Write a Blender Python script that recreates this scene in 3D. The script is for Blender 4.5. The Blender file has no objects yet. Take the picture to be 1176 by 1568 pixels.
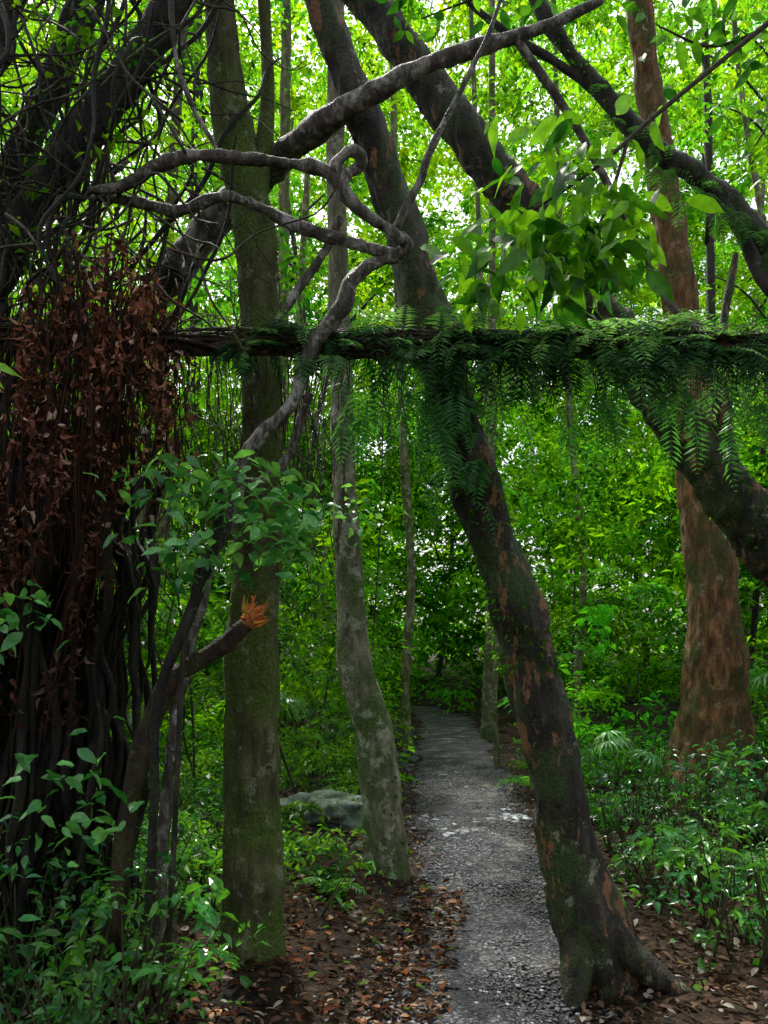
import bpy, math, numpy as np
from mathutils import Vector
rng=np.random.default_rng(7)
R=lambda a,b,n=None: rng.uniform(a,b,n)

# ---------------------------------------------------------------- noise
def _h(ix,iy,iz):
    h=(ix*374761393+iy*668265263+iz*2147483647+1013904223)&0xffffffff
    h=((h^(h>>13))*1274126177)&0xffffffff
    h=h^(h>>16)
    return (h&0xffff)/65535.0
def vn(P):
    P=np.asarray(P,float); f=np.floor(P); i=f.astype(np.int64); t=P-f; t=t*t*(3-2*t)
    x,y,z=i[...,0],i[...,1],i[...,2]; o=0
    for a in (0,1):
        for b in (0,1):
            for c in (0,1):
                w=(t[...,0] if a else 1-t[...,0])*(t[...,1] if b else 1-t[...,1])*(t[...,2] if c else 1-t[...,2])
                o=o+w*_h(x+a,y+b,z+c)
    return o*2-1
def fbm(P,o=3):
    P=np.asarray(P,float); s=0;a=1.0
    for k in range(o):
        s=s+a*vn(P*(2**k)+k*17.3); a*=.5
    return s
def nrm(v): return v/np.maximum(np.linalg.norm(v,axis=-1,keepdims=True),1e-9)
def sstep(a,b,x): t=np.clip((x-a)/(b-a),0,1);return t*t*(3-2*t)

# ---------------------------------------------------------------- geometry store
class Geo:
    def __init__(s): s.V=[];s.T=[];s.C=[];s.M=[];s.S=[];s.n=0
    def add(s,v,t,col,mat=0,smooth=False):
        v=np.asarray(v,float).reshape(-1,3); t=np.asarray(t,np.int64).reshape(-1,3)
        c=np.asarray(col,float)
        if c.ndim==1: c=np.tile(c,(len(v),1))
        s.V.append(v);s.T.append(t+s.n);s.C.append(c);s.n+=len(v)
        s.M.append(np.full(len(t),mat));s.S.append(np.full(len(t),smooth))
    def obj(s,name,mats,parent=None):
        V=np.concatenate(s.V);T=np.concatenate(s.T);C=np.concatenate(s.C)
        me=bpy.data.meshes.new(name)
        me.vertices.add(len(V));me.vertices.foreach_set('co',V.astype(np.float32).ravel())
        me.loops.add(T.size);me.loops.foreach_set('vertex_index',T.astype(np.int32).ravel())
        me.polygons.add(len(T));me.polygons.foreach_set('loop_start',np.arange(0,T.size,3,dtype=np.int32))
        me.polygons.foreach_set('material_index',np.concatenate(s.M).astype(np.int32))
        me.polygons.foreach_set('use_smooth',np.concatenate(s.S).astype(bool))
        for m in mats: me.materials.append(m)
        a=me.attributes.new('tint','FLOAT_COLOR','POINT')
        a.data.foreach_set('color',np.concatenate([C,np.ones((len(C),1))],1).astype(np.float32).ravel())
        me.update(calc_edges=True)
        ob=bpy.data.objects.new(name,me);bpy.context.scene.collection.objects.link(ob)
        if parent: ob.parent=parent
        print(name,len(T))
        return ob

def catmull(P,step):
    P=np.asarray(P,float); Q=np.vstack([2*P[0]-P[1],P,2*P[-1]-P[-2]]); out=[]
    for i in range(len(P)-1):
        a,b,c,d=Q[i:i+4]; L=np.linalg.norm((c-b)[:3]); n=max(2,int(L/step))
        t=np.linspace(0,1,n,endpoint=False)[:,None]
        out.append(.5*((2*b)+(-a+c)*t+(2*a-5*b+4*c-d)*t**2+(-a+3*b-3*c+d)*t**3))
    out.append(P[-1:]); return np.vstack(out)

def tube(g,P,segs=8,step=.06,amp=0.,col=(1,1,1),mat=0,flute=0.,nf=9.,wob=0.,cap=True):
    S=catmull(P,step); p=S[:,:3].copy(); r=np.maximum(S[:,3],.001)
    if wob>0:
        for k in range(3): p[:,k]+=wob*vn(np.c_[p*3+k*31.])
    t=nrm(np.gradient(p,axis=0))
    u=np.array([1.,0,0]) if abs(t[0,0])<.8 else np.array([0,1.,0]); U=[]
    for k in range(len(p)):
        u=u-t[k]*np.dot(u,t[k]); u=u/np.linalg.norm(u); U.append(u)
    U=np.array(U); W=np.cross(t,U)
    th=np.linspace(0,2*np.pi,segs,endpoint=False)
    D=U[:,None]*np.cos(th)[None,:,None]+W[:,None]*np.sin(th)[None,:,None]
    rr=np.tile(r[:,None],(1,segs))
    if amp>0:
        B=p[:,None]+D*r[:,None,None]
        q=B*np.array([nf,nf,nf*.35])
        rr=rr*(1+amp*fbm(q,3)+amp*.7*vn(B*np.array([40,40,9]))+amp*.9*vn(B*4.+11))
    if flute>0:
        base=np.clip(1-(p[:,2]-p[0,2])/(.9 if flute<.25 else 1.5),0,1)[:,None]**1.5
        rr=rr*(1+flute*base*(np.cos(th*5+1.3)+.5*np.cos(th*3))[None])
    V=p[:,None]+D*rr[...,None]; n=len(p)
    i=np.arange(n-1)[:,None]*segs; j=np.arange(segs)[None]; k=(j+1)%segs
    a=i+j;b=i+k;c=i+segs+k;d=i+segs+j
    T=np.concatenate([np.stack([a,b,c],-1).reshape(-1,3),np.stack([a,c,d],-1).reshape(-1,3)])
    V=V.reshape(-1,3)
    if cap:
        m=len(V); V=np.vstack([V,p[0],p[-1]+t[-1]*r[-1]*.4]); jj=np.arange(segs);kk=(jj+1)%segs
        T=np.vstack([T,np.c_[kk,jj,np.full(segs,m)],np.c_[jj+(n-1)*segs,kk+(n-1)*segs,np.full(segs,m+1)]])
    g.add(V,T,col,mat,True)
    return S

def leaves(g,pos,d,n,L,W,col,kind=0,fold=.25,mat=0,droop=.12):
    pos=np.asarray(pos,float);N=len(pos)
    d=nrm(np.asarray(d,float)); s=nrm(np.cross(d,n)); n=np.cross(s,d)
    L=np.broadcast_to(L,(N,))[:,None];W=np.broadcast_to(W,(N,))[:,None]
    col=np.broadcast_to(col,(N,3))
    if kind==0:
        a=pos; b=pos+d*L*.42+s*W*.5+n*W*fold; c=pos+d*L-n*L*droop; e=pos+d*L*.42-s*W*.5+n*W*fold
        V=np.stack([a,b,c,e],1);T=np.array([[0,1,2],[0,2,3]]);k=4
    elif kind==1:
        f=n*W*fold
        V=np.stack([pos,pos+d*L*.33+n*L*.02,pos+d*L*.68-n*L*droop*.4,pos+d*L-n*L*droop*1.3,
          pos+d*L*.28+s*W*.46+f,pos+d*L*.62+s*W*.44+f-n*L*droop*.3,
          pos+d*L*.28-s*W*.46+f,pos+d*L*.62-s*W*.44+f-n*L*droop*.3],1)
        T=np.array([[0,4,1],[4,5,2],[4,2,1],[5,3,2],[0,1,6],[6,2,7],[6,1,2],[7,2,3]]);k=8
    else:
        ts=np.array([0,.12,.28,.46,.64,.82,1.]);wd=np.array([.04,.56,.92,1.,.84,.44,.0]);vs=[]
        ph=R(0,6.28,(N,1))
        for q,(t,wv) in enumerate(zip(ts,wd)):
            mid=pos+d*L*t-n*L*droop*1.6*t*t
            for sg in (-1,0,1):
                vs.append(mid+sg*s*W*.5*wv+(n*W*fold*wv+n*W*.07*np.sin(ph+q*2.1+sg))*abs(sg))
        V=np.stack(vs,1);T=[];k=21
        for q in range(6):
            for e in (0,1):
                a=q*3+e;T+=[[a,a+1,a+4],[a,a+4,a+3]]
        T=np.array(T)
    T=(T[None]+np.arange(N)[:,None,None]*k).reshape(-1,3)
    g.add(V.reshape(-1,3),T,np.repeat(col,k,0),mat,kind==2)

def rdir(N,zmin=-.6,zmax=.3):
    a=R(0,2*np.pi,N); return nrm(np.c_[np.cos(a),np.sin(a),R(zmin,zmax,N)])
def rup(N,t=.6): return nrm(np.c_[R(-t,t,N),R(-t,t,N),np.ones(N)])
def mixc(a,b,t): return np.asarray(a)*(1-t)[:,None]+np.asarray(b)*t[:,None]

def clumps(g,C,rad,nl,Ln,cA,cB,kind=0,asp=.52,flat=.45,mat=0,tilt=1.3):
    N=len(C); rad=np.broadcast_to(rad,(N,)); Ln=np.broadcast_to(Ln,(N,)); tw=5
    td=nrm(np.c_[rng.normal(size=(N*tw,2)),rng.normal(size=N*tw)*flat-.1]).reshape(N,tw,3)
    wh=rng.integers(0,tw,(N,nl)); t=R(.1,1,(N,nl))
    dd=td[np.arange(N)[:,None],wh]
    pos=C[:,None]+dd*(t*rad[:,None])[...,None]+rng.normal(size=(N,nl,3))*(rad*.1)[:,None,None]
    pos[...,2]-=(t**2)*rad[:,None]*.25
    ld=nrm(dd*.7+rdir(N*nl,-.9,.2).reshape(N,nl,3))
    ct=np.clip(.42+.85*fbm(C*.45,2)+R(-.3,.3,N),0,1)[:,None]
    tt=np.clip(ct+rng.normal(size=(N,nl))*.18,0,1).ravel()
    col=mixc(cA,cB,tt)
    hue=np.repeat(R(-1,1,N)+.8*vn(C*.3+40),nl)[:,None]   # some plants yellower, some bluer
    col=col*np.clip(1+hue*np.array([.35,.04,-.6]),.15,2)
    LL=(Ln[:,None]*R(.5,1.3,(N,nl))*R(.7,1.35,(N,1))).ravel()
    leaves(g,pos.reshape(-1,3),ld.reshape(-1,3),rup(N*nl,tilt),LL,LL*asp*np.repeat(R(.6,1.15,N),nl),col,kind,mat=mat)

# ---------------------------------------------------------------- materials
def newmat(n):
    m=bpy.data.materials.new(n);m.use_nodes=True;nt=m.node_tree;nt.nodes.clear()
    o=nt.nodes.new('ShaderNodeOutputMaterial');return m,nt,o
def node(nt,t,**k):
    n=nt.nodes.new(t)
    for a,b in k.items():
        if a in ('inp',):
            for i,v in b.items(): n.inputs[i].default_value=v
        else: setattr(n,a,b)
    return n
def ramp(nt,src,stops):
    r=nt.nodes.new('ShaderNodeValToRGB');e=r.color_ramp.elements
    e[0].position,e[0].color=stops[0][0],(*stops[0][1],1);e[1].position,e[1].color=stops[-1][0],(*stops[-1][1],1)
    for p,c in stops[1:-1]:
        x=e.new(p);x.color=(*c,1)
    nt.links.new(src,r.inputs[0]);return r.outputs[0]
def mixrgb(nt,f,a,b,bt='MIX'):
    m=nt.nodes.new('ShaderNodeMix');m.data_type='RGBA';m.blend_type=bt
    for s,v in ((0,f),(6,a),(7,b)):
        if isinstance(v,bpy.types.NodeSocket): nt.links.new(v,m.inputs[s])
        else: m.inputs[s].default_value=v if s==0 else (*v,1)
    return m.outputs[2]
def leafmat(name,trans=.5,rough=.38,spec=.5,boost=1.6,simple=False):
    m,nt,o=newmat(name);L=nt.links.new
    at=node(nt,'ShaderNodeAttribute',attribute_name='tint');c=at.outputs['Color']
    if simple: p=node(nt,'ShaderNodeBsdfDiffuse')
    else:
        tc=node(nt,'ShaderNodeTexCoord')
        ns=node(nt,'ShaderNodeTexNoise',inp={'Scale':25.,'Detail':2.});L(tc.outputs['Object'],ns.inputs['Vector'])
        v=ramp(nt,ns.outputs[0],[(.3,(.65,.65,.65)),(.7,(1.25,1.25,1.25))])
        c=mixrgb(nt,1.,c,v,'MULTIPLY')
        p=node(nt,'ShaderNodeBsdfPrincipled',inp={'Roughness':rough,'Specular IOR Level':spec})
    L(c,p.inputs[0])
    t=node(nt,'ShaderNodeBsdfTranslucent')
    c2=mixrgb(nt,1.,c,(boost*1.15,boost,boost*.4),'MULTIPLY');L(c2,t.inputs[0])
    mx=node(nt,'ShaderNodeMixShader',inp={0:trans});L(p.outputs[0],mx.inputs[1]);L(t.outputs[0],mx.inputs[2]);L(mx.outputs[0],o.inputs[0]);return m
def barkmat(name,c1,c2,c3,moss,mossamt=.5,lich=(.3,.33,.27),lichamt=.2,rough=.85,bump=1.,sc=1.,patch=None):
    m,nt,o=newmat(name);L=nt.links.new
    tc=node(nt,'ShaderNodeTexCoord')
    mp=node(nt,'ShaderNodeMapping');mp.inputs['Scale'].default_value=(1,1,.28);L(tc.outputs['Object'],mp.inputs[0])
    n1=node(nt,'ShaderNodeTexNoise',inp={'Scale':16.*sc,'Detail':8.,'Roughness':.65});L(mp.outputs[0],n1.inputs['Vector'])
    n2=node(nt,'ShaderNodeTexNoise',inp={'Scale':3.2,'Detail':6.,'Roughness':.65});L(tc.outputs['Object'],n2.inputs['Vector'])
    mp3=node(nt,'ShaderNodeMapping');mp3.inputs['Location'].default_value=(9,4,2);L(tc.outputs['Object'],mp3.inputs[0])
    n3=node(nt,'ShaderNodeTexNoise',inp={'Scale':7.5,'Detail':6.,'Roughness':.75});L(mp3.outputs[0],n3.inputs['Vector'])
    n4=node(nt,'ShaderNodeTexNoise',inp={'Scale':70.,'Detail':4.,'Roughness':.6});L(tc.outputs['Object'],n4.inputs['Vector'])
    c=ramp(nt,n1.outputs[0],[(.32,c1),(.5,c2),(.64,c3)])
    fm=ramp(nt,n2.outputs[0],[(.62-.3*mossamt,(0,0,0)),(.72-.22*mossamt,(1,1,1))])
    mossc=ramp(nt,n4.outputs[0],[(.3,tuple(x*.4 for x in moss)),(.7,tuple(x*1.6 for x in moss))])
    c=mixrgb(nt,fm,c,mossc)
    fl=ramp(nt,n3.outputs[0],[(.64-.2*lichamt,(0,0,0)),(.70-.2*lichamt,(.8,.8,.8))])
    lc=mixrgb(nt,1.,lich,ramp(nt,n4.outputs[0],[(.3,(.5,.5,.5)),(.7,(1.3,1.3,1.3))]),'MULTIPLY')
    c=mixrgb(nt,fl,c,lc)
    if patch:
        mp5=node(nt,'ShaderNodeMapping');mp5.inputs['Location'].default_value=(3,7,5);mp5.inputs['Scale'].default_value=(1,1,.4);L(tc.outputs['Object'],mp5.inputs[0])
        n5=node(nt,'ShaderNodeTexNoise',inp={'Scale':9.,'Detail':5.,'Roughness':.7});L(mp5.outputs[0],n5.inputs['Vector'])
        c=mixrgb(nt,ramp(nt,n5.outputs[0],[(.57,(0,0,0)),(.61,(.9,.9,.9))]),c,patch)
    at=node(nt,'ShaderNodeAttribute',attribute_name='tint');c=mixrgb(nt,1.,c,at.outputs['Color'],'MULTIPLY')
    p=node(nt,'ShaderNodeBsdfPrincipled',inp={'Roughness':rough,'Specular IOR Level':.35});L(c,p.inputs['Base Color'])
    ad=node(nt,'ShaderNodeMath',operation='MULTIPLY_ADD',inp={1:.35});L(n4.outputs[0],ad.inputs[0]);L(n1.outputs[0],ad.inputs[2])
    b=node(nt,'ShaderNodeBump',inp={'Strength':bump,'Distance':.05});L(ad.outputs[0],b.inputs['Height']);L(b.outputs[0],p.inputs['Normal'])
    L(p.outputs[0],o.inputs[0]);return m
def plainmat(name,rough=.9,spec=.2,var=.5,scale=25.,moss=None):
    m,nt,o=newmat(name);L=nt.links.new
    at=node(nt,'ShaderNodeAttribute',attribute_name='tint');tc=node(nt,'ShaderNodeTexCoord')
    ns=node(nt,'ShaderNodeTexNoise',inp={'Scale':scale,'Detail':6.,'Roughness':.65});L(tc.outputs['Object'],ns.inputs['Vector'])
    v=ramp(nt,ns.outputs[0],[(.3,(1-var,)*3),(.7,(1+var,)*3)])
    c=mixrgb(nt,1.,at.outputs['Color'],v,'MULTIPLY')
    if moss:
        n2=node(nt,'ShaderNodeTexNoise',inp={'Scale':4.5,'Detail':7.,'Roughness':.7});L(tc.outputs['Object'],n2.inputs['Vector'])
        c=mixrgb(nt,ramp(nt,n2.outputs[0],[(.46,(0,0,0)),(.58,(.9,.9,.9))]),c,moss)
    p=node(nt,'ShaderNodeBsdfPrincipled',inp={'Roughness':rough,'Specular IOR Level':spec});L(c,p.inputs['Base Color'])
    b=node(nt,'ShaderNodeBump',inp={'Strength':.8 if moss else .4,'Distance':.05 if moss else .01});L(ns.outputs[0],b.inputs['Height']);L(b.outputs[0],p.inputs['Normal'])
    L(p.outputs[0],o.inputs[0]);return m

M_leaf=leafmat('foliage_leaf')
M_bg=leafmat('canopy_leaf',.58,boost=1.9,simple=True)
M_gloss=leafmat('glossy_leaf',.35,.25,.6,1.7)
M_dead=leafmat('dead_leaf',.25,boost=1.2,simple=True)
M_barkA=barkmat('mossy_bark',(.02,.02,.009),(.075,.07,.026),(.16,.15,.065),(.085,.13,.018),.75,(.28,.3,.17),.38)
M_barkB=barkmat('mottled_bark',(.07,.068,.04),(.18,.175,.10),(.33,.33,.21),(.08,.14,.028),.55,(.48,.5,.36),.55)
M_barkC=barkmat('dark_wet_bark',(.006,.005,.003),(.026,.022,.013),(.075,.06,.037),(.04,.07,.013),.6,(.32,.34,.22),.22,.6,1.,1.,(.28,.13,.055))
M_barkD=barkmat('dark_bark',(.006,.0055,.0045),(.024,.02,.015),(.065,.056,.042),(.035,.05,.014),.4,(.13,.13,.1),.2,.6)
M_barkF=barkmat('brown_bark',(.04,.022,.01),(.17,.085,.03),(.38,.19,.075),(.08,.09,.02),.6,(.36,.28,.17),.35)
M_liana=barkmat('liana_bark',(.022,.018,.013),(.10,.085,.065),(.35,.32,.27),(.035,.04,.015),.25,(.52,.5,.44),.45,.55,.9,1.5)
M_fibre=plainmat('vine_fibre')
M_rock=plainmat('wet_rock',.6,.4,.5,9.)
M_boul=plainmat('mossy_rock',.8,.3,.6,7.,(.05,.09,.025))

# ---------------------------------------------------------------- terrain
PY=[-4,3.0,3.6,4.8,7.4,12.8,19,23,27,33];PX=[.1,.32,.44,.65,.84,1.17,1.55,1.0,-1.5,-7];PW=[.50,.50,.47,.43,.56,.64,.6,.6,.6,.6]
pathx=lambda y: np.interp(y,PY,PX)
pathw=lambda y: np.interp(y,PY,PW)
def hgt(x,y):
    x=np.asarray(x,float);y=np.asarray(y,float)
    dx=np.abs(x-pathx(y))-pathw(y); m=np.clip(dx/.5,0,1); m=m*m*(3-2*m)
    P=np.stack([x,y,0*x],-1)
    far=np.clip((y-24)/40,0,1)*2.5
    return m*(.05+.08*fbm(P*.9,3)+.05*np.clip(dx,0,4)+.02*vn(P*5))+far-.01*(m>0)
xs=np.concatenate([np.linspace(-300,-13,16),np.arange(-12.9,13,.11),np.linspace(13.1,300,16)])
ys=np.concatenate([np.linspace(-300,-5,16),np.arange(-4.9,32,.11),np.linspace(32.5,320,26)])
X,Y=np.meshgrid(xs,ys);Z=hgt(X,Y);V=np.stack([X,Y,Z],-1).reshape(-1,3)
nx=len(xs);i=np.arange(len(ys)-1)[:,None]*nx;j=np.arange(nx-1)[None];a=i+j
T=np.concatenate([np.stack([a,a+1,a+nx+1],-1).reshape(-1,3),np.stack([a,a+nx+1,a+nx],-1).reshape(-1,3)])
def groundmat():
    m,nt,o=newmat('forest_soil');L=nt.links.new
    tc=node(nt,'ShaderNodeTexCoord')
    n1=node(nt,'ShaderNodeTexNoise',inp={'Scale':1.3,'Detail':6.});n2=node(nt,'ShaderNodeTexVoronoi',inp={'Scale':22.});n3=node(nt,'ShaderNodeTexNoise',inp={'Scale':30.,'Detail':6.})
    for n in (n1,n2,n3): L(tc.outputs['Object'],n.inputs['Vector'])
    a=ramp(nt,n1.outputs[0],[(.35,(.010,.008,.005)),(.55,(.03,.02,.011)),(.7,(.055,.036,.02))])
    b=ramp(nt,n2.outputs['Color'],[(.1,(.3,.3,.3)),(.9,(1.6,1.5,1.4))])
    c=mixrgb(nt,1.,a,b,'MULTIPLY')
    p=node(nt,'ShaderNodeBsdfPrincipled',inp={'Roughness':.9,'Specular IOR Level':.2});L(c,p.inputs['Base Color'])
    bm=node(nt,'ShaderNodeBump',inp={'Strength':.7,'Distance':.03});L(n3.outputs[0],bm.inputs['Height']);L(bm.outputs[0],p.inputs['Normal']);L(p.outputs[0],o.inputs[0]);return m
def gravelmat():
    m,nt,o=newmat('path_gravel');L=nt.links.new
    tc=node(nt,'ShaderNodeTexCoord')
    n1=node(nt,'ShaderNodeTexNoise',inp={'Scale':2.2,'Detail':8.,'Roughness':.75});n2=node(nt,'ShaderNodeTexVoronoi',inp={'Scale':50.});n3=node(nt,'ShaderNodeTexNoise',inp={'Scale':14.,'Detail':6.,'Roughness':.7})
    for n in (n1,n2,n3): L(tc.outputs['Object'],n.inputs['Vector'])
    a=ramp(nt,n1.outputs[0],[(.38,(.017,.018,.022)),(.49,(.042,.044,.052)),(.57,(.10,.097,.09)),(.66,(.26,.23,.19))])
    b=ramp(nt,n2.outputs['Color'],[(.1,(.3,.3,.32)),(.6,(1.,1.,1.)),(.95,(2.4,2.4,2.4))])
    c=mixrgb(nt,1.,a,b,'MULTIPLY')
    c=mixrgb(nt,1.,c,ramp(nt,n3.outputs[0],[(.35,(.4,.4,.4)),(.65,(1.6,1.6,1.6))]),'MULTIPLY')
    p=node(nt,'ShaderNodeBsdfPrincipled',inp={'Roughness':.7,'Specular IOR Level':.4});L(c,p.inputs['Base Color'])
    ad=node(nt,'ShaderNodeMath',operation='MULTIPLY_ADD',inp={1:2.});L(n3.outputs[0],ad.inputs[0]);L(n2.outputs['Distance'],ad.inputs[2])
    bm=node(nt,'ShaderNodeBump',inp={'Strength':1.,'Distance':.02});L(ad.outputs[0],bm.inputs['Height']);L(bm.outputs[0],p.inputs['Normal']);L(p.outputs[0],o.inputs[0]);return m
g=Geo();g.add(V,T,(1,1,1),0,True);g.obj('ground',[groundmat()])
g=Geo();py=np.arange(-4,31,.06);u=np.linspace(-1,1,25)
wob=.13*vn(np.c_[py*2.2,py*0,py*0+3])+.10*vn(np.c_[py*7,py*0,py*0+8])
wob2=.13*vn(np.c_[py*2.2,py*0,py*0+13])+.10*vn(np.c_[py*7,py*0,py*0+18])
XX=pathx(py)[:,None]+np.where(u<0,u*(pathw(py)+wob)[:,None],u*(pathw(py)+wob2)[:,None]); YY=np.tile(py[:,None],(1,25))
ZZ=np.clip((YY-24)/40,0,1)*2.5+.022-.018*np.abs(u)[None]**4+.010*fbm(np.stack([XX*3,YY*3,XX*0],-1),3)*(1-np.abs(u)**4)
i=np.arange(len(py)-1)[:,None]*25;j=np.arange(24)[None];a=i+j
T=np.concatenate([np.stack([a,a+1,a+26],-1).reshape(-1,3),np.stack([a,a+26,a+25],-1).reshape(-1,3)])
g.add(np.stack([XX,YY,ZZ],-1).reshape(-1,3),T,(1,1,1),0,True);path=g.obj('gravel_path',[gravelmat()])
def rocks(g,C,S,cols,seg=(5,4),squash=.6,mat=0,amp=.25):
    na,nb=seg
    th=np.linspace(0,2*np.pi,na,endpoint=False);ph=np.linspace(0,np.pi,nb+1)[1:-1]
    D=[[0,0,1]]+[[math.sin(p)*math.cos(t),math.sin(p)*math.sin(t),math.cos(p)] for p in ph for t in th]+[[0,0,-1]]
    D=np.array(D);T=[];m=nb-1
    for k in range(na):
        T.append([0,1+k,1+(k+1)%na]);T.append([len(D)-1,1+(m-1)*na+(k+1)%na,1+(m-1)*na+k])
        for r in range(m-1):
            a=1+r*na+k;b=1+r*na+(k+1)%na;T+= [[a,a+na,b+na],[a,b+na,b]]
    T=np.array(T);N=len(C);S=np.broadcast_to(S,(N,))
    sc=R(.65,1.3,(N,1,3))*np.array([1,1,squash]);V=D[None]*sc*S[:,None,None]
    V=V*(1+amp*fbm(D[None]*1.7+C[:,None]*37.1,3))[...,None]+C[:,None]
    g.add(V.reshape(-1,3),(T[None]+np.arange(N)[:,None,None]*len(D)).reshape(-1,3),np.repeat(np.broadcast_to(cols,(N,3)),len(D),0),mat,seg[0]>8)
g=Geo();N=26000;y=2.6+9*R(0,1,N)**1.5;x=pathx(y)+rng.normal(size=N)*.55*pathw(y)
k=R(.015,.17,N)*(1+.8*fbm(np.c_[x*2.2,y*2.2,x*0],2));k=np.clip(k,.012,.4);q=R(0,1,N)<.02;k[q]=R(.25,.5,q.sum());c=np.c_[k*.98,k*.99,k*1.03]
rocks(g,np.c_[x,y,np.maximum(hgt(x,y),.0)+.02],R(.003,.014,N),c,(5,3))
g.obj('pebbles',[M_rock],path)
# pale stone showing through the gravel in ragged patches
g=Geo();n=150;cx=rng.choice([.42,.62,1.0,1.22,.8,.95,1.1],n,p=[.12,.22,.22,.2,.12,.06,.06]);cy=np.where(np.abs(cx-.95)<.02,10.4,np.where(np.abs(cx-1.1)<.02,9.2,7.35+.3*np.sin(cx*7)))
sx=cx+rng.normal(size=n)*.10;sy=cy+rng.normal(size=n)*.14;k=R(.12,.5,n)
rocks(g,np.c_[sx,sy,sx*0+.014],R(.008,.055,n),np.c_[k*.95,k*1.02,k*1.05],(12,7),.22,amp=.6);g.obj('stone_edging',[M_rock])
def boulder(x,y,s,c,sq=.55):
    g=Geo();rocks(g,np.array([[x,y,hgt(x,y)+s*.08]]),s,c,(48,30),sq,amp=.42);return g.obj('mossy_boulder',[M_boul])
boulder(-.60,7.2,.42,(.2,.24,.2),.4);boulder(-1.1,7.3,.34,(.17,.2,.16),.42);boulder(.42,11.6,.3,(.06,.065,.06));boulder(.25,14.5,.4,(.04,.045,.04));boulder(-.18,5.9,.1,(.16,.16,.13));boulder(.0,6.7,.09,(.12,.12,.1))
boulder(.3,10.8,.15,(.07,.07,.06))
# leaf litter
g=Geo();N=44000;y=2.2+17*R(0,1,N)**1.7;x=R(-1,1,N)*(y*.55+.8)+.2
dx=np.abs(x-pathx(y))-pathw(y);keep=(dx>-.12+R(-.25,.1,N))&((dx>-.02)|(R(0,1,N)<.12))
keep&=(fbm(np.c_[x*1.6,y*1.6,x*0+3],3)>-.7+R(-.3,.3,N));x=x[keep];y=y[keep]
m_=1300;yy=R(2.6,5.2,m_);xx=pathx(yy)-pathw(yy)*R(.2,1.1,m_)**.7;x=np.r_[x,xx];y=np.r_[y,yy];N=len(x)
d=rdir(N,-.35,.35);t=R(0,1,N)**2.;c=mixc((.016,.010,.007),(.20,.125,.085),t);q=R(0,1,N)<.09;c[q]=(.34,.31,.25)
q=(x<pathx(y))&(x>pathx(y)-1.3)&(y<7)&(R(0,1,N)<.3);c[q]=c[q]*np.array([1.5,.95,.65])
q=R(0,1,N)<.03;c[q]=(.07,.16,.02)
L=R(.025,.075,N);leaves(g,np.c_[x,y,np.maximum(hgt(x,y),.012)+R(.008,.035,N)],d,rup(N,.7),L,L*R(.3,.55,N),c,1,.12);
n=260;y=R(2.6,8,n);x=R(-1,1,n)*y*.5+.2
for a,b in zip(x,y):
    if abs(a-pathx(b))<pathw(b): continue
    an=R(0,3.14);l=R(.08,.3);z=float(hgt(a,b))+.02;tube(g,[(a,b,z,.004),(a+math.cos(an)*l*.5,b+math.sin(an)*l*.5+.01,z+R(0,.02),.0035),(a+math.cos(an)*l,b+math.sin(an)*l,z,.002)],4,.1,0,(.09,.065,.045))
g.obj('leaf_litter',[M_dead])

# ---------------------------------------------------------------- trees
GL=(.015,.07,.006);GH=(.10,.28,.018)
def tree(name,pts,bark,segs=28,amp=.1,flute=0,crown=None,extra=(),col=(1,1,1),nf=9.,epi=None):
    g=Geo();S=tube(g,pts,segs,.03,amp,col,0,flute,nf)
    for e in extra: tube(g,e,14,.03,amp,col,0,0,nf)
    if epi:   # small climbers and moss tufts rooted on the bark
        z0,z1,n,ll=epi;q=S[(S[:,2]>z0)&(S[:,2]<z1)];q=q[rng.integers(0,len(q),n)];a=R(0,6.28,n)
        p=q[:,:3]+np.c_[np.cos(a),np.sin(a),0*a]*q[:,3:4]*1.02
        kp=fbm(p*3.,2)>-.1;p=p[kp];a=a[kp];m=len(p)
        d=nrm(np.c_[np.cos(a),np.sin(a),R(-1.5,.4,m)]);LL=ll*R(.4,1.2,m);leaves(g,p,d,rup(m,1.),LL,LL*.45,mixc((.015,.07,.01),(.09,.26,.03),R(0,1,m)),0,mat=1)
    if crown:
        top=np.array(pts[-1][:3])
        for k in range(6):
            a=k*1.05+R(0,.5);e=top+np.array([math.cos(a)*1.3,math.sin(a)*1.3,1.+R(0,.8)])
            tube(g,[(*top,pts[-1][3]*.7),(*((top+e)/2+[0,0,.25]),.04),(*e,.015)],8,.1,0)
        C=np.c_[rng.normal(top[0],1.,crown),rng.normal(top[1],1.,crown),rng.normal(top[2]+1.2,.4,crown)]
        clumps(g,C,.55,50,.13,GL,GH,mat=1)
    return g.obj(name,[bark,M_bg])
tree('mossy_rainforest_tree',[(-.68,4,-.15,.2),(-.675,4,.15,.165),(-.667,4,.6,.15),(-.667,4,1.6,.132),(-.63,4,2.6,.108),(-.635,4,3.4,.1),(-.67,4,3.85,.1),(-.77,4,4.27,.1),(-.843,4,4.93,.08),(-.95,4.1,6.5,.07),(-1.,4.2,8.6,.06)],M_barkA,crown=10,flute=.1,epi=(.1,4.,500,.03),
  extra=[[(-.65,4,3.9,.06),(-.6,4.05,4.5,.035),(-.63,4.1,5.4,.03),(-.5,4.2,6.5,.02)]])
tree('mottled_rainforest_tree',[(.02,5.6,-.1,.21),(.01,5.6,.12,.165),(-.037,5.6,.667,.145),(-.075,5.6,1.04,.14),(-.2,5.6,1.5,.12),(-.247,5.6,2.07,.1),(-.285,5.6,3.,.085),(-.317,5.6,3.93,.075),(-.345,5.6,5.1,.065),(-.34,5.6,6.27,.06),(-.3,5.6,9,.05)],M_barkB,crown=10,flute=.08,epi=(.0,1.2,200,.04))
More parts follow.
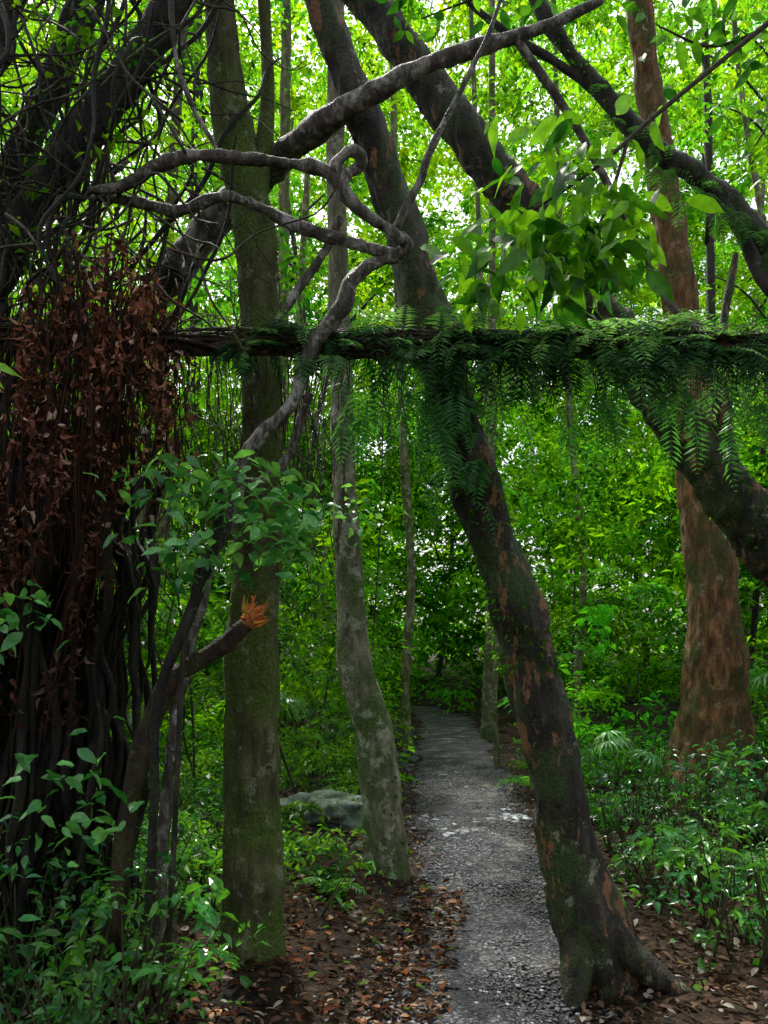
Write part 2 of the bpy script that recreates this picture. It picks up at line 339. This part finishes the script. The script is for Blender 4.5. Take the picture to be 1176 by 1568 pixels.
tree('leaning_rainforest_tree',[(1.12,3.8,-.15,.27),(1.07,3.8,.05,.205),(.98,3.8,.33,.155),(.90,3.8,.65,.137),(.78,3.8,1.22,.13),(.67,3.8,1.66,.126),(.576,3.8,2.04,.12),(.40,3.8,2.55,.113),(.285,3.8,2.99,.11),(.196,3.8,3.28,.11),(.117,3.8,3.56,.1),(.022,3.8,3.85,.093),(-.136,3.8,4.29,.085),(-.31,3.8,4.77,.075),(-.47,3.8,5.24,.07),(-1.1,3.9,7.4,.06)],M_barkC,amp=.17,crown=8,flute=.16,epi=(1.5,3.2,900,.045),
  extra=[[(.97,3.75,.42,.08),(1.15,3.68,.2,.08),(1.38,3.6,.02,.05),(1.6,3.55,-.08,.03)],[(.95,3.72,.3,.08),(.88,3.6,.1,.07),(.86,3.5,-.05,.04)]])
tree('leaning_mossy_tree',[(4.2,5,-.15,.3),(3.38,5,1.06,.22),(2.76,5,1.93,.19),(2.34,5,2.43,.17),(2.05,5,2.85,.162),(1.72,5,3.31,.155),(1.38,5,3.77,.142),(1.09,5,4.18,.13),(.84,5,4.52,.12),(.51,5,4.93,.115),(.217,5,5.31,.11),(-.075,5,5.73,.105),(-.37,5,6.14,.1),(-1.4,5.2,8,.08)],M_barkC,amp=.18,crown=8,epi=(1.8,4.6,900,.05),
  extra=[[(2.2,4.95,2.75,.06),(2.12,4.9,3.1,.045),(2.1,4.9,3.5,.03),(2.2,4.9,4.1,.02)]])
tree('arching_rainforest_tree',[(4.5,5.5,-.1,.16),(4.1,5.5,1.9,.13),(3.27,5.5,3.62,.105),(2.70,5.5,4.4,.09),(2.35,5.5,4.83,.075),(1.89,5.5,5.16,.065),(1.57,5.5,5.5,.06),(1.34,5.5,5.77,.05),(1.02,5.5,6.28,.045),(.4,5.6,7.8,.04)],M_barkD,amp=.2,segs=18,crown=8,epi=(4.,6.,400,.05),
  extra=[[(2.35,5.5,4.83,.05),(2.45,5.4,4.5,.04),(2.62,5.35,4.1,.04),(2.8,5.3,3.9,.03)],[(1.57,5.5,5.5,.035),(1.2,5.5,5.75,.03),(.8,5.5,6.,.025),(.2,5.5,6.5,.02)]])
tree('buttressed_rainforest_tree',[(3.39,8,-.15,.85),(3.39,8,.12,.62),(3.38,8,.45,.45),(3.38,8,.9,.34),(3.38,8,1.4,.29),(3.35,8,2.27,.25),(3.25,8,3.07,.22),(3.16,8,3.93,.2),(3.05,8,4.93,.18),(2.95,8,5.73,.165),(2.78,8,6.93,.14),(2.6,8,8.27,.12),(2.4,8,11,.09)],M_barkF,amp=.09,crown=10,flute=.28,segs=40)

# strangler fig tangle on the left
g=Geo()
tube(g,[(-2.3,3.8,-.1,.2),(-2.2,3.8,1.5,.14),(-2.1,3.8,2.9,.12),(-1.8,3.8,3.6,.09),(-1.42,3.8,4.15,.08),(-.95,3.8,4.85,.07),(-.6,3.8,5.6,.065)],20,.04,.22)
tube(g,[(-2.,3.9,-.1,.15),(-1.95,3.9,2.,.12),(-2.05,3.9,3.2,.1),(-1.85,3.9,4.,.08),(-1.6,3.9,4.55,.075),(-1.35,3.9,5.3,.07),(-1.2,4,6.5,.06)],20,.04,.22)
tube(g,[(-1.7,4.2,-.1,.1),(-1.75,4.2,1.2,.09),(-1.65,4.3,2.5,.085),(-1.42,4.4,3.43,.08),(-1.14,4.3,3.697,.08)],16,.04,.12)
tube(g,[(-2.6,3.6,2.2,.1),(-2.1,3.7,3.6,.06),(-1.75,3.7,4.7,.05),(-1.3,3.8,5.6,.045)],16,.04,.2)
for k in range(44):
    x0=R(-2.1,-1.3);y0=R(3.3,4.2);z0=R(2.2,3.6);L=R(1.,2.4);a=R(-.3,.8)
    P=[(x0+a*t*L*.8+R(-.1,.1),y0+R(-.12,.12),z0+t*L*.9+R(-.1,.1),R(.004,.014)) for t in np.linspace(0,1,6)]
    tube(g,P,6,.05,.0,(.8,.8,.8),0,wob=.09)
for k in range(170):
    x0=R(-2.1,-.8);y0=R(3.3,4.);z0=R(3.1,5.2);a=R(0,6.28);L=R(.3,1.1);b=R(1,4)
    P=[(x0+math.cos(a)*t*L+R(-.05,.05),y0+R(-.1,.1),z0+math.sin(a)*t*L+R(-.06,.06),.006*(1-t)+.0015) for t in np.linspace(0,1,6)]
    tube(g,P,5,.05,.0,(b,b*.95,b*.85),0,wob=.08)
for k in range(230):
    x0=R(-2.3,-1.2);y0=R(3.5,4.4);zt=R(2.2,3.2)
    if x0>-1.45 and R(0,1)<.6: continue
    P=[(x0+R(-.07,.07)-.12*(1-t),y0+R(-.05,.05),zt*t-.03,R(.006,.026)) for t in np.linspace(0,1,7)]
    tube(g,P,5,.08,.0,(.55,.5,.45),0,wob=.1)
for k in range(200):
    x0=R(-2.2,-.95);y0=R(3.4,4.2);zt=R(2.5,3.8);L=R(.4,1.4)
    P=[(x0+R(-.06,.06),y0+R(-.06,.06),zt-L*t,R(.0015,.004)) for t in np.linspace(0,1,6)]
    tube(g,P,4,.08,0,(1.8,1.5,1.2),0,wob=.09)
for k in range(90):
    x0=R(-1.1,-.2);y0=R(3.7,4.6);zt=R(3.0,3.6) if k%3 else 3.02;L=R(.3,1.1)
    P=[(x0+R(-.03,.03),y0+R(-.06,.06),zt-L*t,R(.0015,.004)) for t in np.linspace(0,1,6)]
    tube(g,P,4,.08,0,(2.2,1.8,1.4),0,wob=.07)
C=np.c_[R(-2.4,-1.1,80),R(3.6,4.5,80),R(3.3,5.6,80)];clumps(g,C,.3,30,.06,GL,GH,mat=1)
g.obj('strangler_fig_tree',[M_barkD,M_bg])

g=Geo();tube(g,[(-1.14,4.3,3.69,.08),(-.914,4.25,3.94,.08),(-.658,4.22,4.17,.075),(-.342,3.8,4.13,.06),(-.084,3.62,4.174,.05),(.186,3.6,4.3,.042),(.456,3.6,4.39,.036),(.72,3.6,4.47,.028),(1.0,3.6,4.6,.02)],16,.03,.18)
tube(g,[(.6,3.6,4.43,.022),(.9,3.7,4.1,.02),(1.15,3.8,3.75,.018),(1.45,3.9,3.3,.018),(1.75,4,3.22,.015),(2.3,4.1,3.2,.01)],8,.04,.1)
g.obj('climbing_branch',[M_liana])
g=Geo()
def ln(L,r,y=3.5,s=12): 
    n=len(L);rr=r if hasattr(r,'__len__') else [r]*n
    tube(g,[(a,y+.02*math.sin(k*1.7),b,rr[k]*.92) for k,(a,b) in enumerate(L)],s,.018,.26,(1,1,1),0,0,22.)
ln([(-1.306,3.64),(-1.16,3.676),(-1.015,3.743),(-.84,3.787),(-.606,3.787),(-.402,3.77),(-.257,3.72),(-.14,3.58),(.006,3.49),(.093,3.42)],[.022,.024,.026,.028,.028,.028,.028,.026,.026,.028],3.46)
ln([(-1.33,3.65),(-1.13,3.64),(-.927,3.583),(-.78,3.626),(-.68,3.653),(-.548,3.606),(-.402,3.516),(-.227,3.46),(-.08,3.434),(.05,3.396),(.112,3.425),(.08,3.48)],[.018,.022,.024,.025,.026,.026,.026,.026,.026,.03,.03,.02],3.52)
ln([(-.23,3.70),(-.21,3.76),(-.15,3.80),(-.10,3.775),(-.105,3.74),(-.15,3.72),(-.18,3.65),(-.12,3.56),(-.02,3.49)],.026,3.44)
ln([(.064,3.384),(-.052,3.355),(-.14,3.276),(-.184,3.145),(-.286,3.03),(-.36,2.88),(-.417,2.71),(-.548,2.577),(-.636,2.445),(-.70,2.2),(-.80,1.9),(-.95,1.2),(-1.05,.0)],[.028,.03,.034,.037,.034,.031,.031,.036,.036,.03,.028,.03,.035],3.52)
ln([(-.198,3.58),(-.28,3.42),(-.402,3.233),(-.446,3.145),(-.548,3.04)],[.018,.019,.02,.018,.015],3.56)
ln([(-.344,2.795),(-.43,2.53),(-.55,2.40),(-.66,2.38)],.024,3.6)
ln([(.05,3.5),(.15,3.70),(.21,3.85),(.33,4.08),(.5,4.46),(.6,4.9)],[.02,.02,.016,.014,.012,.012],3.5)
ln([(-.95,4.95),(-.95,4.4),(-.88,4.1),(-.72,3.8)],.012,3.5,7)
g.obj('twisted_liana',[M_liana])
g=Geo();tube(g,[(-1.25,3.5,-.05,.05),(-1.13,3.5,.95,.045),(-.985,3.5,1.425,.042),(-.84,3.5,1.556,.04),(-.70,3.5,1.65,.036),(-.60,3.5,1.74,.034)],12,.03,.18,(1.6,1.2,.9),0)
for k in range(80):
    a=R(0,6.28);rr=R(0,.045);b=np.array([-.60+R(-.03,.02),3.5+math.cos(a)*rr,1.74+math.sin(a)*rr]);e=b+np.array([R(.0,.09),R(-.05,.03),R(-.02,.13)])*R(.4,1)
    tube(g,[(*b,.010),(*((b+e)/2+R(-.01,.01,3)),.007),(*e,.0015)],5,.02,0,(.6*R(.6,1.2),.19*R(.7,1.4),.05),1)
g.obj('broken_branch',[M_barkD,plainmat('torn_wood')])
g=Geo();tube(g,[(-1.05,3.4,-.05,.02),(-1.0,3.4,.9,.02),(-.98,3.4,1.4,.022),(-.83,3.4,1.8,.026),(-.73,3.4,2.1,.026),(-.72,3.4,2.35,.02)],8,.05,.1);
tube(g,[(-.95,3.4,.0,.012),(-.9,3.4,1.,.012),(-.87,3.4,1.6,.012),(-.8,3.4,2.,.012)],6,.05,.1);g.obj('climbing_vine',[M_barkD])
# vine bundle spanning between trees
g=Geo()
for k in range(34):
    a0=R(0,6.28);w=R(.8,2.6)*(1 if k%2 else -1);ra=R(.012,.08)
    P=[(x,3.6+ra*math.cos(a0+w*x)+R(-.008,.008),3.02-.012*x+.012*math.sin(x*1.7)+ra*.75*math.sin(a0+w*x)+R(-.012,.012),R(.005,.015)) for x in np.arange(-2.7,3.6,.2)]
    tube(g,P,6,.06,.1,(1.5,1.2,1.),0)
for k in range(320):
    x=R(-2.3,2.6);z=3.02-.012*x;l=R(.1,.45)*(1 if k%2 else -1);tube(g,[(x,3.56,z+R(-.05,.05),.003),(x+l*.5,3.53,z+R(-.08,.10),.0025),(x+l,3.55,z+R(-.12,.12),.001)],4,.08,0,(2.6,2.1,1.7),0)
for k in range(320):
    x=R(-2.3,2.6);L=R(.05,.45)*(1 if x>-.3 else 1.6);tube(g,[(x,3.58,3.02,.003),(x+R(-.04,.04),3.57+R(-.04,.04),3-L*.5,.002),(x+R(-.07,.07),3.57,3-L,.001)],4,.08,0,(1.6,1.3,1.),0,wob=.05)
bundle=g.obj('vine_bundle',[M_barkD])

def frond(g,b,az,el,L,n,pl,col,mat=0,droop=1.2,asp=.2):
    t=np.linspace(0,1,n);e=el-droop*t
    dv=np.c_[np.cos(az)*np.cos(e),np.sin(az)*np.cos(e),np.sin(e)];p=np.array(b)+np.cumsum(dv,0)*L/n
    sd=np.array([-math.sin(az),math.cos(az),0]);up=np.cross(sd,dv)*-1
    w=pl*np.sin(np.pi*(.12+.86*t))**.7*R(.8,1.15,n)
    for s in (-1,1):
        leaves(g,p,nrm(sd*s+dv*.45-np.array([0,0,.12])+rng.normal(size=(n,3))*.08),up+rng.normal(size=(n,3))*.2,w,w*asp+.004,col,0,.15,mat,.15)
    q=np.c_[p[::3],np.full(len(p[::3]),.0016)];tube(g,q,3,.2,0,np.array(col)*.6,mat)
g=Geo()
for k in range(470):
    u=R(0,1)
    if u<.5: x=np.clip(rng.normal(.9,.6),-.35,2.4)
    else: x=R(-.75,2.6)
    zb=3.0-.012*x+R(-.05,.08);az=-math.pi/2+rng.normal()*1.3
    cc=mixc((.015,.08,.03),(.20,.48,.18),np.array([R(0,1)**1.8]))[0]
    frond(g,(x,3.6+R(-.05,.02),zb),az,R(-1.0,.9),R(.14,.36)*(1 if x>-.2 else .6),int(R(9,14)),R(.045,.09),cc,0,R(.6,1.8),.12)
for k in range(100):
    x,z=(.40-.1*R(0,1)+R(-.15,.12),2.3+.9*R(0,1)) if k%2 else (R(1.0,2.3),0)
    if not k%2: z=4.2-1.0*(x-1.09)+R(-.15,.2)-.02
    y=3.66 if k%2 else 4.84
    frond(g,(x,y,z),-math.pi/2+rng.normal()*1.2,R(-.5,.7),R(.15,.34),13,R(.04,.08),(.05,.19,.05),0,R(1,2.2),.14)
for k in range(24): frond(g,(R(-.15,.35),3.6,3.-R(0,.3)),-math.pi/2+rng.normal(),R(-1.4,-.6),R(.25,.5),16,.08,(.06,.24,.06),0,.6,.13)
for k in range(24): frond(g,(R(.5,1.9),3.62,2.95-R(0,.2)),-math.pi/2+rng.normal(),R(-1.4,-.5),R(.25,.45),15,.075,(.06,.24,.05),0,.6,.13)
for k in range(70):
    t=R(0,1);x=2.9-1.5*t;z=4.2+1.2*t;frond(g,(x,5.4,z+R(-.1,.05)),-math.pi/2+rng.normal()*1.2,R(-1,.6),R(.15,.35),12,.06,(.05,.18,.03),0,1.4,.14)
g.obj('climbing_fern',[M_leaf])
# dead leaf curtain
g=Geo()
for k in range(560):
    if R(0,1)<.55: x=R(-1.5,-.9);zt=R(2.6,3.35)-.5*max(0,x+1.02);L=R(.25,.9)*(1. if x<-1.1 else .5)
    else: x=R(-2.2,-1.2);zt=R(2.0,3.1);L=R(.4,1.1)
    y=R(3.2,3.75)
    if vn(np.array([x*6,zt*1.5,y*2]))<-.1: continue
    n=int(L*50);t=np.sort(R(0,1,n));px=x+.06*np.sin(t*5+k)-.08*t;pz=zt-L*t
    tube(g,[(x,y,zt,.004),(x-.03+R(-.04,.04),y,zt-L*.5,.003),(x-.08,y,zt-L,.002)],4,.1,0,(.05,.03,.02),wob=.06)
    pos=np.c_[px,y+R(-.03,.03,n),pz];kp=fbm(pos*np.array([6,5,4.]),2)>-.1
    pos=pos[kp];n=len(pos)
    if n<1: continue
    dd=nrm(np.c_[R(-.8,.8,n),R(-.8,.8,n),R(-1.2,.0,n)])
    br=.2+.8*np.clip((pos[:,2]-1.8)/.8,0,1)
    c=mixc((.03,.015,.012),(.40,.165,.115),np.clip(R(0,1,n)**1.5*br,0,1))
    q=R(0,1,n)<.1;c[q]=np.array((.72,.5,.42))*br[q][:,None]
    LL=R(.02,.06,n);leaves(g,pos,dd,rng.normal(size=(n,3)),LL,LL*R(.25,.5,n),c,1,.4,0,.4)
g.obj('dead_leaf_curtain',[M_dead])

# ---------------------------------------------------------------- foliage masses
def keep_corr(C,w0):
    cx=pathx(C[:,1]);d=np.abs(C[:,0]-cx)
    w=np.where(C[:,2]<4.5,w0,w0*.35)
    k=d>w
    k&=~((np.abs(C[:,0]+.62)<.4)&(C[:,1]>5.8)&(C[:,1]<7.2)&(C[:,2]<.8))
    k&=~((np.abs(C[:,0]-3.2*C[:,1]/8)<.7)&(C[:,1]<8.3)&(C[:,2]<2.6)&(C[:,2]>.3))
    return k
def mass(name,y0,y1,n,zf,rad,leaf,nl,cA,cB,thr,w0,mat=None,pw=1.,open_=0.,cU=None,solid=0.):
    y=y0+(y1-y0)*R(0,1,n)**pw;x=R(-1,1,n)*(y*.52+2.);z=zf(n,y);C=np.c_[x,y,z]
    dens=fbm(C*np.array([.5,.5,.6])+5.1,3)+.35*vn(C*1.1);e=(z-1.6)/y
    C=C[(dens>thr+open_*sstep(.25,.5,e)-solid*(1-sstep(.2,.42,e)))&keep_corr(C,w0)]
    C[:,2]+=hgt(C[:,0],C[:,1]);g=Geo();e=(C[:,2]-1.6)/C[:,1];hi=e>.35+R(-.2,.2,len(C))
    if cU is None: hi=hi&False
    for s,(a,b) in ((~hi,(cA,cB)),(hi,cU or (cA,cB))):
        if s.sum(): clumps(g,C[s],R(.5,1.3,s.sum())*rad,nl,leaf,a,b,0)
    return g.obj(name,[mat or M_bg])
low=lambda zm:(lambda n,y:zm*R(0,1,n)**1.3)
mass('ground_cover_plants',4.3,11,1500,lambda n,y:R(.03,.45,n),.22,.065,40,(.012,.07,.01),(.10,.32,.03),-.4,.88,M_leaf)
mass('understorey_shrubs',6.4,12,1250,low(2.6),.4,.085,70,(.008,.05,.004),(.10,.33,.015),-.3,1.05,M_leaf)
mass('understorey_foliage',9,19,3000,lambda n,y:R(0,1,n)*(y*.42),.55,.115,70,(.008,.055,.004),(.16,.46,.018),-.2,1.05)
mass('canopy_foliage',8,20,1900,lambda n,y:3+R(0,1,n)*(y*.85),.65,.11,65,(.014,.075,.006),(.17,.44,.018),.0,1.0,open_=.12)
UL=((.05,.19,.01),(.27,.56,.035))  # paler greens for high distant leaves; misty brightness painted into the colour
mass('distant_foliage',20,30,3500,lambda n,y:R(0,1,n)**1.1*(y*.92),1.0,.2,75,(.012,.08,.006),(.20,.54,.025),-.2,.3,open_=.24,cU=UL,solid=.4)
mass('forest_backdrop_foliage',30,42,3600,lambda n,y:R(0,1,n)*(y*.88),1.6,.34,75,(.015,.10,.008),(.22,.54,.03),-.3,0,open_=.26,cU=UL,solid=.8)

# background tree trunks
g=Geo()
for k in range(18):
    y=R(11,28);x=R(-1,1)*(y*.5+1)
    if abs(x-pathx(y))<1.4: x+=2.4*np.sign(x-pathx(y))
    r=R(.04,.11)*(1+.02*y);z0=float(hgt(x,y))-.1;l=R(-1.5,1.5);H=R(9,26)
    b=R(.6,1.3);P=[(x,y,z0,r*1.35),(x+l*.2+R(-.1,.1),y,z0+H*.1,r),(x+l*.3+R(-.4,.4),y,z0+H*.3,r*.9),(x+l*.7+R(-.4,.4),y,z0+H*.6,r*.7),(x+l,y,z0+H,r*.45)]
    tube(g,P,10,.3,.12,(b,b*.95,b*.8),k%3==0)
    for q in range(5):
        t=R(.4,.95);bx=x+l*t;bz=z0+H*t;sg=R(-1,1);tube(g,[(bx,y,bz,r*.4),(bx+sg*.8,y+R(-.4,.4),bz+.6,r*.3),(bx+sg*1.8,y+R(-.8,.8),bz+1.4,r*.12)],6,.2,0,(b,b,b),1)
for (x,y,r,l) in [(.38,13,.08,-.3),(1.9,14.5,.09,.1),(2.15,15.5,.07,-.4),(1.6,11,.04,-.5),(3.0,12,.06,-.5),(-1.9,13,.12,.3)]:
    tube(g,[(x,y,-.1,r*1.4),(x+l*.1,y,1,r),(x+l*.1+.1,y,3,r*.9),(x+l*.5+.05,y,6,r*.85),(x+l,y,14,r*.6)],14,.12,.12,(.9,.9,.75),0)
for k in range(50):
    y=R(7,16);x=R(-1,1)*(y*.5)
    if abs(x-pathx(y))<1.3: continue
    l=R(-.7,.7);P=[(x+R(-.18,.18)*(t>0)+t*l,y,t*R(2.5,6)-.1,.014*(1-t*.6)) for t in (0,.25,.5,.75,1)];P=sorted(P,key=lambda q:q[2]);tube(g,P,6,.2,0,(.9,.9,.7),1)
g.obj('background_trees',[M_barkB,M_barkD])

# ---------------------------------------------------------------- foreground plants
DA=(.01,.075,.012);DB=(.09,.34,.045)
def bush(name,pts,mat,cA,cB):
    g=Geo()
    for (x,y,H,n,Ll) in pts:
        z=float(hgt(x,y))
        for q in range(3):
            e=(x+R(-.25,.25),y+R(-.2,.2),z+H*R(.6,1));tube(g,[(x,y,z-.03,.006),((x+e[0])/2,(y+e[1])/2,z+H*.4,.005),(*e,.002)],4,.1,0,(.05,.05,.02),1)
        m=max(2,n//16);C=np.c_[rng.normal(x,.14,m),rng.normal(y,.12,m),z+H*R(.25,1,m)]
        clumps(g,C,.17,16,Ll,cA,cB,1,.46,.5,0,.9)
    return g.obj(name,[mat,M_fibre])
bush('undergrowth_shrub',[(lambda y:(R(-.54*y-.3,-.8 if y<3.6 else -.95),y,R(.15,.85),int(R(30,70)),R(.04,.085)))(R(2.5,4.6)) for k in range(105)],M_gloss,DA,DB)
bush('undergrowth_shrub',[(lambda y:(R(-2.6,-.35) if y<5.6 else R(-3,-1.2),y,R(.1,.6),int(R(20,50)),R(.05,.09)))(R(4.3,7.2)) for k in range(52)],M_gloss,(.02,.09,.01),(.1,.34,.03))
bush('undergrowth_shrub',[(lambda y:(R(max(1.6,.26*y),max(.54*y+.3,2.2)),y,R(.1,.6)+.04*y,int(R(30,80)),R(.045,.09)))(R(3.7,7.6)) for k in range(90)],M_gloss,DA,DB)
def rosette(x,y,s,n=11):
    g=Geo();z=float(hgt(x,y))
    for k in range(n): frond(g,(x,y,z+.03),k*6.28/n+R(-.3,.3),R(.6,1.1),s*R(.7,1.1),18,s*.24,mixc((.03,.13,.02),(.1,.34,.04),np.array([R(0,1)]))[0],0,R(1,1.6),.17)
    g.obj('ground_fern',[M_leaf])
for a in [(2.3,5.6,.6),(3.0,6.2,.7),(2.0,7.4,.6),(-1.4,5.2,.55),(-.35,5.0,.3),(2.6,4.8,.5),(-2.2,6.2,.6),(1.75,8.6,.6),(3.4,5.6,.6)]: rosette(*a)
def cluster(name,blobs,mat,cA,cB,asp=.42,stems=(),kind=1,dz=(-1.1,.1),tilt=.9):
    g=Geo()
    for (x,y,z,sx,sz,n,Ll) in blobs:
        p=np.c_[rng.normal(x,sx*.5,n),rng.normal(y,.12,n),rng.normal(z,sz*.5,n)]
        d=rdir(n,*dz);LL=Ll*R(.55,1.2,n);leaves(g,p,d,rup(n,tilt),LL,LL*asp,mixc(cA,cB,R(0,1,n)**1.3),kind,.15,0,.15)
    for s in stems: tube(g,s,6,.05,0,(.06,.05,.03),1)
    return g.obj(name,[mat,M_fibre])
cluster('glossy_leaved_vine',[(-.60,3.25,2.27,.34,.14,130,.085),(-.42,3.2,2.14,.18,.14,70,.09),(-.85,3.25,2.3,.25,.12,70,.08),(-.8,3.2,2.0,.22,.12,55,.085),(-.45,3.2,2.0,.12,.1,30,.09),(-1.45,3.0,1.75,.2,.15,50,.09),(-1.2,3.0,1.05,.2,.25,60,.09),(-.2,3.6,2.25,.25,.12,44,.06)],M_gloss,(.025,.17,.035),(.22,.6,.16),.46,(),2,(-.8,.2),1.1)
cluster('broad_leaved_branch',[(.58,3.,3.24,.28,.16,70,.14),(.74,3.,3.14,.28,.13,74,.155),(.40,3.,3.08,.18,.1,26,.13),(.85,3,3.34,.18,.18,40,.14),(.68,3,3.5,.28,.16,36,.12),(.62,3,3.04,.3,.08,30,.15),(.95,3,3.12,.14,.12,24,.14)],M_leaf,(.014,.10,.01),(.20,.52,.02),.38,
  [[(1.6,3.2,4.2,.012),(1.1,3.1,3.75,.01),(.8,3,3.45,.008),(.5,3,3.25,.004)],[(.95,3.05,3.6,.008),(.85,3,3.3,.006),(.75,3,3.1,.003)]],2,(-1.5,.0),1.1)
cluster('overhanging_branch',[(1.75,4,4.75,.35,.3,70,.11),(1.95,4,4.3,.25,.3,50,.11),(1.5,4,4.95,.3,.15,40,.1),(.62,4,4.95,.3,.12,34,.1),(.3,4.2,5.05,.3,.1,24,.1)],M_leaf,(.01,.07,.01),(.12,.38,.02),.42,
  [[(2.6,4.1,5.4,.015),(2.1,4,4.9,.012),(1.7,4,4.7,.008),(1.4,4,4.8,.004)],[(2.6,4.1,5.0,.012),(2.1,4,4.5,.01),(1.9,4,4.2,.004)],[(1.3,4.1,5.5,.01),(.7,4,5.05,.008),(.2,4.2,5.0,.004)]],2,(-1.2,.1),1.1)
g=Geo();
for (p,dd,l) in [((-1.42,2.7,2.6),(1,.1,-.1),.16),((-1.42,2.7,2.58),(1,-.2,-.45),.13),((-1.45,2.7,2.23),(1,.2,-.2),.12)]:
    leaves(g,[p],[dd],[(.1,-.7,.7)],l,l*.34,(.2,.5,.02),2)
tube(g,[(-1.6,2.7,0,.01),(-1.55,2.72,1.3,.008),(-1.42,2.7,2.6,.004)],6,.1,0,(.06,.06,.02),1);g.obj('young_sapling',[M_leaf,M_fibre])
def fan(x,y,z,s,name='fan_palm'):
    g=Geo();zg=float(hgt(x,y))
    for q in range(4):
        c=np.array([x+R(-.3,.3)*s*3,y+R(-.2,.2),z+R(-.15,.15)]);tube(g,[(x,y,zg,.008),(*(c*.5+np.array([x,y,zg])*.5+[0,0,.05]),.006),(*c,.004)],5,.1,0,(.05,.09,.02),1)
        n=15;a=np.linspace(-2.2,2.2,n)+R(-.08,.08,n);ax=nrm(np.array([R(-.9,.9),-1.,R(-.6,.2)]));sd=nrm(np.cross(ax,[0,0,1]));sd=nrm(sd+np.array([0,0,R(-.4,.4)]))
        d=np.cos(a)[:,None]*ax+np.sin(a)[:,None]*sd-np.array([0,0,.15]);up=np.cross(sd,ax)
        leaves(g,np.tile(c,(n,1)),d,np.tile(up,(n,1)),s*R(.75,1,n),s*.10,mixc((.06,.2,.05),(.16,.42,.12),R(0,1,n)),1,.2,0,.35)
    g.obj(name,[M_gloss,M_fibre])
fan(2.25,7.2,.75,.24);fan(3.7,7.4,1.35,.32);fan(3.6,6.4,.7,.26);fan(1.9,9.5,1.1,.35);fan(-1.3,8.5,1.2,.35)

# ---------------------------------------------------------------- light, sky, camera
sc=bpy.context.scene
w=bpy.data.worlds.new('World');sc.world=w;w.use_nodes=True;nt=w.node_tree;bg=nt.nodes['Background']
sk=nt.nodes.new('ShaderNodeTexSky');sk.sky_type='NISHITA';sk.sun_disc=False;EL=math.radians(58);RO=math.radians(-20)
sk.sun_elevation=EL;sk.sun_rotation=RO;sk.dust_density=4.;sk.air_density=1.2
hs=nt.nodes.new('ShaderNodeHueSaturation');hs.inputs['Saturation'].default_value=.35;hs.inputs['Value'].default_value=1.75
nt.links.new(sk.outputs[0],hs.inputs['Color']);nt.links.new(hs.outputs[0],bg.inputs[0]);bg.inputs[1].default_value=.15
sl=bpy.data.lights.new('sun','SUN');sl.energy=5;sl.angle=math.radians(5);sl.color=(1,.96,.88)
so=bpy.data.objects.new('sun',sl);sc.collection.objects.link(so)
dv=Vector((math.sin(RO)*math.cos(EL),math.cos(RO)*math.cos(EL),math.sin(EL)));so.rotation_euler=(-dv).to_track_quat('-Z','Y').to_euler()
cd=bpy.data.cameras.new('camera');co=bpy.data.objects.new('camera',cd);sc.collection.objects.link(co);sc.camera=co
co.location=(0,0,1.6);co.rotation_euler=(math.radians(90),0,0)
cd.sensor_fit='VERTICAL';cd.sensor_height=36;cd.sensor_width=27;cd.lens=27.55;cd.shift_y=.138;cd.clip_end=1000
sc.view_settings.view_transform='Standard';sc.view_settings.look='None';sc.view_settings.exposure=0
